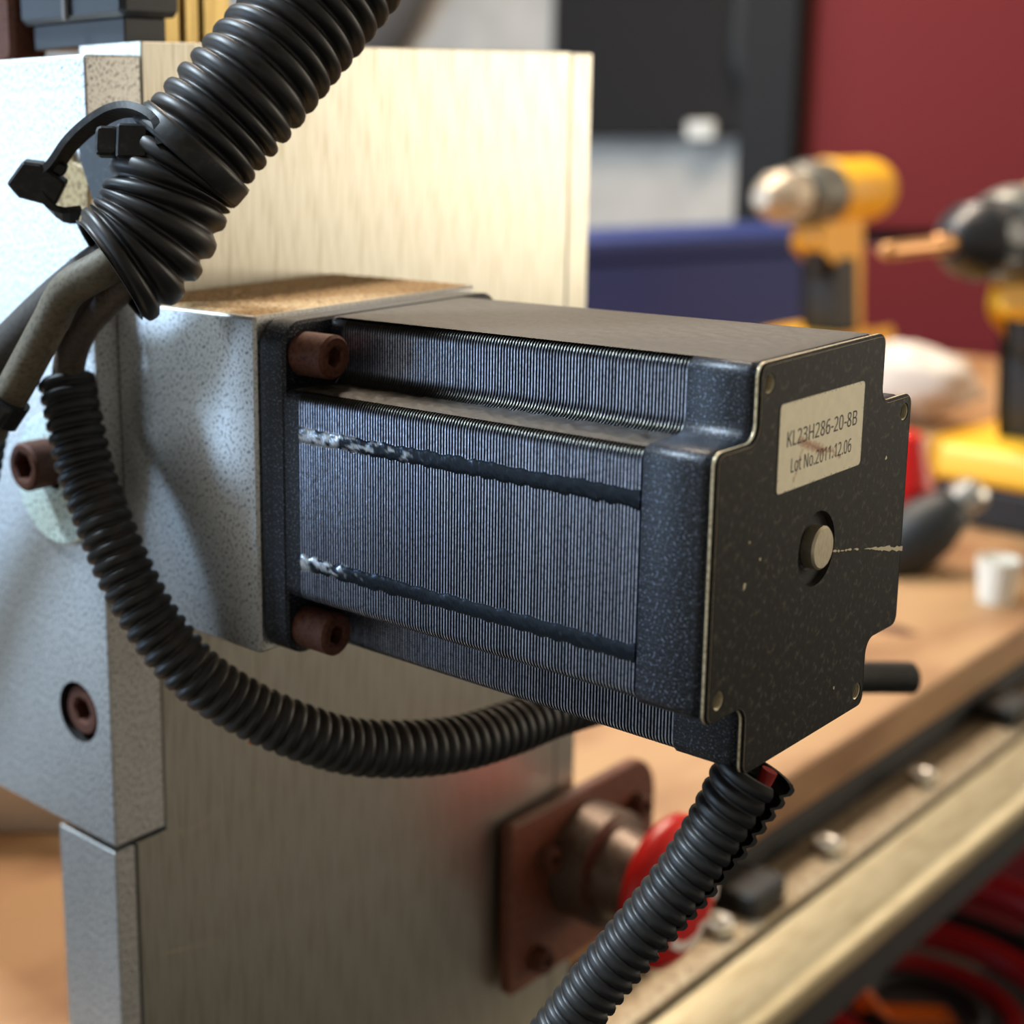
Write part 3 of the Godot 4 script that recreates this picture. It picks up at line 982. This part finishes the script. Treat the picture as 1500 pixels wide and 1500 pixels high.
# ------------------------------------------------------------------ bench, rail, stop button
func bench_and_rail() -> void:
	var t := thing("workbench", "broad tan plywood workbench top running back behind the machine", "workbench", Vector3(-500, FLOOR, -480))
	var st := ST()
	box(st, Vector3(-1300, BENCH - 18, -1260), Vector3(-57, BENCH, 70), 1.0)
	obj("bench_top", st, M.bench_wood, t)
	for q in [[-98, -460, 7.0], [-85, -205, 9.0]]:
		st = ST()
		var c := PackedVector2Array()
		for k in 16:
			c.append(Vector2.from_angle(TAU * k / 16) * q[2] * (1.0 + 0.15 * sin(k * 2.3)) * Vector2(1.6, 0.8))
		prism(st, c, frame(Vector3(q[0], BENCH, q[1]), Vector3.UP, Vector3.BACK), -0.3, 0.25)
		obj("dark_knot", st, M.rust, t)
	for q in [[-1240, -1200], [-1240, 10], [-150, -1200], [-150, 10]]:
		st = ST()
		box(st, Vector3(q[0] - 40, FLOOR, q[1] - 40), Vector3(q[0] + 40, BENCH - 18, q[1] + 40), 2)
		obj("leg", st, M.board_brown, t)
	st = ST()
	box(st, Vector3(-1270, -760, -1220), Vector3(-140, -742, 50), 1.0)
	obj("lower_shelf", st, M.board_brown, t)

	t = thing("machine_bed", "dark steel machine bed with a low shelf below the aluminium rail", "machine bed", Vector3(0, FLOOR, -200))
	st = ST()
	box(st, Vector3(-63, -240, -1100), Vector3(-57, -191, 380), 1.0)
	obj("side_web", st, M.frame_black, t)
	st = ST()
	box(st, Vector3(-62, -360, -1100), Vector3(300, -345, 380), 1.0)
	obj("shelf", st, M.frame_black, t)
	for z in [-1000.0, -420.0, 300.0]:
		st = ST()
		box(st, Vector3(-62, FLOOR, z - 20), Vector3(-22, -360, z + 20), 1.0)
		obj("leg", st, M.frame_black, t)
		st = ST()
		box(st, Vector3(260, FLOOR, z - 20), Vector3(300, -360, z + 20), 1.0)
		obj("leg", st, M.frame_black, t)
	for q in [[-260, -300], [-480, -330]]:
		st = ST()
		box(st, Vector3(-56.8, -199.8, q[0] + 8), Vector3(-40, -192, q[0] + 30), 1.0)
		obj("lug", st, M.frame_black, t)

	t = thing("linear_rail", "long pale aluminium rail with a bright rounded lip crossing below the motor", "rail", Vector3(-35, -260, -350))
	st = ST()
	box(st, Vector3(-56, -240, -1100), Vector3(-36.5, -200, 380), 0.6)
	obj("rail_body", st, M.rail_grey, t)
	st = ST()
	var lip := rounded([Vector2(-34.5, -217), Vector2(-15, -217), Vector2(-15, -204.5), Vector2(-34.5, -199.5)], [1, 4, 7, 2.5], 5)
	prism(st, lip, Transform3D(), -1100, 380, 0.0, true)
	obj("rail_lip", st, M.rail_bright, t)
	st = ST()
	box(st, Vector3(-36.5, -246, -1100), Vector3(-27, -217, 380), 0.6)
	obj("rail_web", st, M.frame_black, t)
	st = ST()
	box(st, Vector3(-36.5, -217, -1100), Vector3(-34.5, -203, 380))
	obj("groove", st, M.seam_dark, t)
	for z in [-216.0, -292.0, -372.0]:
		st = ST()
		socket_head(st, frame(Vector3(-45, -200, z), Vector3.UP, Vector3.BACK), 5.0, 4.6, 2.2, 2.6)
		obj("rail_screw", st, M.nickel, t)
	t = thing("cross_beam", "pale grey aluminium beam lying on the bench behind the bracket", "beam", Vector3(-230, BENCH, -70))
	st = ST()
	prism(st, rounded(rect(-110, 0, 60, 34), [2], 2), Transform3D(Basis(Vector3(0.71, 0, -0.7), Vector3.UP, Vector3(0.7, 0, 0.71)), Vector3(-214, BENCH, -68)), -40, 0, 1)
	obj("beam", st, M.cast_aluminium, t)

func emergency_stop() -> void:
	var t := thing("switch_plate", "rust brown steel plate with a rounded corner holding the red button", "switch plate", Vector3(-33, -157, -115))
	var st := ST()
	prism(st, ccw(rounded([Vector2(-112.5, -85.5), Vector2(-112.5, -151.0), Vector2(-159.0, -151.0), Vector2(-159.0, -85.5)], [2.0, 11.0, 5.0, 2.0], 6)), AXIS, -34.5, -31.0, 0.5, true)
	obj("plate", st, M.brown_paint, t)
	for q in [[-125.0, -99.0], [-152.0, -96.5], [-125.0, -141.0], [-152.0, -140.0]]:
		st = ST()
		socket_head(st, Transform3D(AXIS.basis, Vector3(-31.0, q[0], q[1])), 3.4, 4.0, 1.5, 2.4)
		obj("socket_screw", st, M.rust, t)
	t = thing("stop_button", "red mushroom emergency stop button with pale arrows on its face", "button", Vector3(-18, -150, -117))
	var f := Transform3D(AXIS.basis, Vector3(-8, -131.6, -116.5))
	st = ST()
	lathe(st, [[14.5, -25.0], [15.5, -24.0], [15.5, -13.5], [12.0, -12.5], [11.0, -4.5], [10.0, -4.0], [10.0, 1.0]], f, 40)
	obj("collar", st, M.collar_grey, t)
	st = ST()
	lathe_soft(st, [[9.0, -1.0], [18.2, -0.5], [19.6, 0.8], [19.8, 2.6], [19.0, 5.0], [15.5, 7.2], [11.0, 8.8], [5.0, 9.6], [0.0, 9.8]], f, 44)
	obj("mushroom_head", st, M.red_plastic, t)
	for k in 3:
		st = ST()
		var a0 := k * TAU / 3 + 0.2
		var path := []
		for i in 9:
			var a := a0 + 1.25 * i / 8
			path.append(f * Vector3(cos(a) * 11.5, sin(a) * 11.5, 8.75))
		strap(st, path, Vector3(0, -sin(a0 + 0.6), cos(a0 + 0.6)) * 0.0 + Vector3(0, cos(a0 + 0.6), sin(a0 + 0.6)), 2.4, 0.5)
		var e: float = a0 + 1.25
		var p0 := f * Vector3(cos(e) * 8.4, sin(e) * 8.4, 9.2)
		var p1 := f * Vector3(cos(e) * 14.6, sin(e) * 14.6, 8.2)
		var p2 := f * Vector3(cos(e + 0.42) * 11.5, sin(e + 0.42) * 11.5, 9.0)
		tri(st, p0, p1, p2)
		obj("arrow", st, M.white_print, t)

func ccw(o: PackedVector2Array) -> PackedVector2Array:
	if Geometry2D.is_polygon_clockwise(o):
		o.reverse()
	# Godot calls a polygon clockwise with y down; make the signed area positive here
	var area_ := 0.0
	for i in o.size():
		area_ += o[i].cross(o[(i + 1) % o.size()])
	if area_ < 0.0:
		o.reverse()
	return o

# ------------------------------------------------------------------ things on and behind the bench
func drill(label: String, at: Vector3, turn: float, with_bit: bool) -> void:
	var t := thing("cordless_drill", label, "drill", Vector3.ZERO, "")
	t.transform = Transform3D(Basis(Vector3.UP, turn), W(at))
	# local axes: +x where the chuck points, y up, origin under the battery
	var ax := frame(Vector3(0, 162, 0), Vector3(1, 0, 0), Vector3(0, 0, 1))
	var st := ST()
	lathe_soft(st, [[0, -76], [18, -75], [25, -70], [27, -60], [27, -20], [28, 0], [27, 6], [0, 6]], ax, 28)
	prism(st, rounded([Vector2(-66, 176), Vector2(4, 178), Vector2(0, 190), Vector2(-58, 188)], [5], 4), Transform3D(), -12, 12, 3, true)
	obj("motor_housing", st, M.tool_yellow, t)
	st = ST()
	lathe(st, [[26, 4], [27, 8], [27, 30], [24, 42], [21, 46], [0, 46]], ax, 32)
	obj("gearbox", st, M.tool_grey, t)
	st = ST()
	lathe(st, [[19, 46], [20, 50], [20, 72], [17, 78], [10, 90], [7, 92], [0, 92]], ax, 32)
	for k in 12:
		var a := TAU * k / 12
		prism(st, PackedVector2Array(rect(-1.2, -1.2, 1.2, 1.2)), frame(Vector3(52, 162 + cos(a) * 20, sin(a) * 20), Vector3(1, 0, 0)), 0, 18)
	obj("chuck", st, M.chuck_dark if with_bit else M.chuck_pale, t)
	if with_bit:
		st = ST()
		lathe(st, [[5.5, 90], [5.5, 104], [4.4, 106], [4.4, 150], [3.0, 154], [0, 155]], ax, 20)
		obj("driver_bit", st, M.brass, t)
	# handle: yellow spine and black grip, trigger
	st = ST()
	prism(st, rounded([Vector2(-34, 148), Vector2(14, 148), Vector2(20, 120), Vector2(-2, 106), Vector2(-8, 60), Vector2(-14, 26), Vector2(-46, 26), Vector2(-40, 70)], [4, 4, 6, 8, 8, 3, 3, 20], 4), Transform3D(), -14, 14, 4, true)
	obj("handle", st, M.tool_yellow, t)
	st = ST()
	prism(st, rounded([Vector2(0, 104), Vector2(-4, 60), Vector2(-12, 28), Vector2(-34, 28), Vector2(-29, 70), Vector2(-24, 104)], [5], 4), Transform3D(), -15.5, 15.5, 4, true)
	obj("grip", st, M.tool_black, t)
	st = ST()
	prism(st, rounded([Vector2(-2, 122), Vector2(12, 119), Vector2(8, 94), Vector2(-6, 94)], [3], 4), Transform3D(), -8, 8, 2, true)
	obj("trigger", st, M.tool_black, t)
	st = ST()
	prism(st, rounded([Vector2(-62, 44), Vector2(34, 44), Vector2(40, 24), Vector2(-66, 24)], [5], 4), Transform3D(), -32, 32, 4, true)
	obj("foot", st, M.tool_yellow, t)
	st = ST()
	box(st, Vector3(6, 25, 26), Vector3(32, 42, 34.5), 2)
	obj("foot_pocket", st, M.tool_black, t)
	st = ST()
	box(st, Vector3(-62, 0, -31), Vector3(36, 24, 31), 3)
	obj("battery", st, M.tool_black, t)

func tools() -> void:
	drill("yellow cordless drill with a driver bit, nearer one at the frame's edge", Vector3(-129, BENCH, -692), deg_to_rad(-97), true)
	drill("yellow cordless drill with bare pale chuck, farther one before the red cabinet", Vector3(-411, BENCH, -1022), deg_to_rad(-95), false)

	var t := thing("knob_handle", "round black knob handle with a chrome end lying near the drill", "handle", Vector3(-122, BENCH, -560))
	var st := ST()
	lathe_soft(st, [[0, -34], [9, -32], [15, -24], [17, -10], [16, 6], [12, 18], [9, 24], [0, 24]], frame(Vector3(-128, BENCH + 19, -557), Vector3(0.42, 0.5, -0.5)), 28)
	obj("knob", st, M.tool_black, t)
	st = ST()
	lathe(st, [[6.5, 22], [9, 25], [9, 34], [6, 38], [0, 38]], frame(Vector3(-128, BENCH + 19, -557), Vector3(0.42, 0.5, -0.5)), 24)
	obj("chrome_end", st, M.nickel, t)
	t = thing("red_funnel", "red plastic cone peeping out behind the motor's rear plate", "funnel", Vector3(-150, BENCH, -590))
	st = ST()
	lathe(st, [[12, 0], [13, 2], [15, 38], [8, 64], [5, 66], [0, 66]], frame(Vector3(-146, BENCH, -578), Vector3.UP, Vector3.BACK), 28)
	obj("cone", st, M.red_plastic, t)
	t = thing("white_cup", "small white plastic cup standing on the bench edge", "cup", Vector3(-80, BENCH, -532))
	st = ST()
	lathe(st, [[7.5, 0], [9.5, 21], [8.9, 21], [7.0, 1.2], [0, 1.2]], frame(Vector3(-80, BENCH, -532), Vector3.UP, Vector3.BACK), 28)
	obj("cup", st, M.pot_white, t)
	t = thing("crumpled_rag", "crumpled pale rag lying on the bench between motor and red cabinet", "rag", Vector3(-290, BENCH, -920))
	st = ST()
	st.set_smooth_group(1)
	var rings := []
	for i in 15:
		var rg := PackedVector3Array()
		var th := PI * i / 14.0
		for k in 30:
			var a := TAU * k / 30
			var d := Vector3(sin(th) * cos(a), cos(th), sin(th) * sin(a))
			var r := 1.0 + 0.32 * hash_noise.get_noise_3dv(d * 9.0) + 0.12 * hash_noise.get_noise_3dv(d * 24.0)
			rg.append(Vector3(-290, BENCH + 32, -920) + d * Vector3(48, 27, 34) * r)
		rings.append(rg)
	rings.reverse()
	loft(st, rings)
	obj("cloth", st, M.rag_pale, t)

	# red and black hoses and an orange clamp on the shelf below the rail
	for q in [["red hose in a wide arc on the shelf, outermost of the coil", 0.0, "hose_red", 8.0, 16.0], ["black hose lying between the red hoses of the coil", 16.0, "tool_black", 6.5, 6.0], ["red hose inside the black hose of the coil", 28.0, "hose_red", 6.5, 6.0], ["thin dark red hose innermost in the coil on the shelf", 41.0, "hose_red", 5.0, 0.0], ["black hose innermost at the coil's middle", 52.0, "tool_black", 4.5, 0.0]]:
		t = thing("hose", q[0], "hose", Vector3(-66, -345, -425))
		st = ST()
		var path := []
		var rad: float = 92.0 - q[1] * 1.3
		for i in 17:
			var a := TAU * i / 17.0
			path.append(Vector3(-60 + cos(a) * rad, -335 + q[3] + q[4], -425 + sin(a) * rad))
		path.append(path[0])
		tube(st, path, q[3], 8.0, 14)
		obj("hose_body", st, M[q[2]], t)
	t = thing("orange_clamp", "orange plastic spring clamp below the rail beside the red hoses", "clamp", Vector3(-85, -345, -425))
	var cf := Transform3D(Basis(Vector3(0.71, 0, -0.7), Vector3.UP, Vector3(0.7, 0, 0.71)), Vector3(-66, -345, -420))
	st = ST()
	prism(st, rounded([Vector2(-10, 0), Vector2(24, 0), Vector2(24, 13), Vector2(-6, 14), Vector2(-26, 40), Vector2(-34, 36)], [3], 3), cf, -7, 7, 1.5)
	obj("jaw", st, M.orange_plastic, t)
	st = ST()
	lathe(st, [[0, -9], [4, -9], [4, 9], [0, 9]], cf.translated_local(Vector3(2, 7, 0)), 18)
	obj("pivot", st, M.tool_black, t)

func background() -> void:
	# red tool cabinet on the floor beyond the bench
	var t := thing("tool_cabinet", "tall dark red tool cabinet with a drawer seam behind the drills", "cabinet", Vector3.ZERO)
	t.transform = Transform3D(Basis(Vector3.UP, deg_to_rad(25)), W(Vector3(-650, FLOOR, -1437)))
	O = Vector3.ZERO
	var st := ST()
	box(st, Vector3(0, 30, -420), Vector3(900, 1560, -3), 3)
	obj("cabinet_body", st, M.cabinet_black, t)
	for q in [[40.0, 480.0], [490.0, 730.0], [740.0, 980.0], [996.0, 1550.0]]:
		st = ST()
		box(st, Vector3(6, q[0], -8), Vector3(894, q[1], 8), 3)
		obj("drawer_front" if q[0] < 900 else "door_panel", st, M.cabinet_red, t)
	t = thing("blue_case", "plain blue tool case standing on the bench against the pale wall", "tool case", Vector3(-640, BENCH, -1120))
	t.transform = Transform3D(Basis(Vector3.UP, deg_to_rad(62)), W(Vector3(-560, BENCH, -1072)))
	O = Vector3.ZERO
	st = ST()
	box(st, Vector3(-160, 0, -120), Vector3(166, 98, 0), 4, 8)
	obj("case_body", st, M.case_blue, t)
	st = ST()
	box(st, Vector3(-162, 98, -122), Vector3(168, 118, 2), 3, 8)
	obj("lid", st, M.case_blue, t)
	t = thing("black_post", "narrow black upright between the blue case and red cabinet", "post", Vector3(-655, FLOOR, -1446))
	st = ST()
	box(st, Vector3(-700, FLOOR, -1427), Vector3(-634, 560, -1400), 2)
	obj("post", st, M.cabinet_black, t)
	t = thing("wall_panel", "dark charcoal panel hanging on the pale back wall", "panel", Vector3(-1460, 20, -2480))
	st = ST()
	box(st, Vector3(-1690, 8, -2499), Vector3(-1248, 700, -2440), 6, 20)
	obj("panel", st, M.panel_charcoal, t)
	st = ST()
	box(st, Vector3(-1368, 4, -2440), Vector3(-1312, 38, -2425), 3, 4)
	obj("white_clip", st, M.pot_white, t)
	t = thing("black_hose", "black hose drooping from the charcoal panel towards the black upright", "hose", Vector3(-1200, -420, -2430))
	st = ST()
	tube(st, [Vector3(-1262, 330, -2436), Vector3(-1264, 182, -2420), Vector3(-1248, 119, -2420), Vector3(-1219, 69, -2420), Vector3(-1196, 19, -2420), Vector3(-1182, -56, -2420), Vector3(-1180, -157, -2420), Vector3(-1184, -420, -2440)], 19, 12.0, 16)
	obj("hose_body", st, M.tool_black, t)
	t = thing("wall_duct", "grey metal duct on the back wall above the side plate", "duct", Vector3(-2200, 150, -2440))
	st = ST()
	tube(st, [Vector3(-2500, 60, -2420), Vector3(-2250, 190, -2420), Vector3(-2110, 300, -2420), Vector3(-2000, 480, -2420)], 66, 20.0, 24)
	obj("duct_body", st, M.duct_grey, t)
	# uprights and carriage of the machine behind the plate's top
	t = thing("machine_upright", "gold toned aluminium upright with vertical grooves behind the plate top", "upright", Vector3(-66, -150, -10))
	st = ST()
	for q in [[-23.5, -15.6], [-14.6, -10.6], [-9.4, 3.8]]:
		box(st, Vector3(-74, -150, q[0]), Vector3(-60, 150, q[1]), 0.4)
	box(st, Vector3(-74, -150, -23), Vector3(-63, 150, 3.5), 0.2)
	obj("upright", st, M.upright_gold, t)
	t = thing("carriage_box", "dark slate carriage housing above the bracket's top edge", "housing", Vector3(-110, 72, 10))
	st = ST()
	box(st, Vector3(-74, 79.0, 6.0), Vector3(-42, 150, 20), 1)
	obj("housing", st, M.slate, t)
	st = ST()
	box(st, Vector3(-59, 79.0, 20), Vector3(-57.6, 150, 21.0), 0.3)
	obj("seam_strip", st, M.duct_grey, t)
	st = ST()
	box(st, Vector3(-72, 74.2, 8), Vector3(-44, 79.0, 18), 0.3)
	obj("spacer", st, M.slate, t)
	t = thing("brown_motor_cap", "reddish brown cap beside the dark carriage housing at the top corner", "cap", Vector3(-90, 72, 16))
	st = ST()
	box(st, Vector3(-110, 71.8, 12), Vector3(-75.2, 120, 21), 1, 3)
	obj("cap", st, M.rust, t)
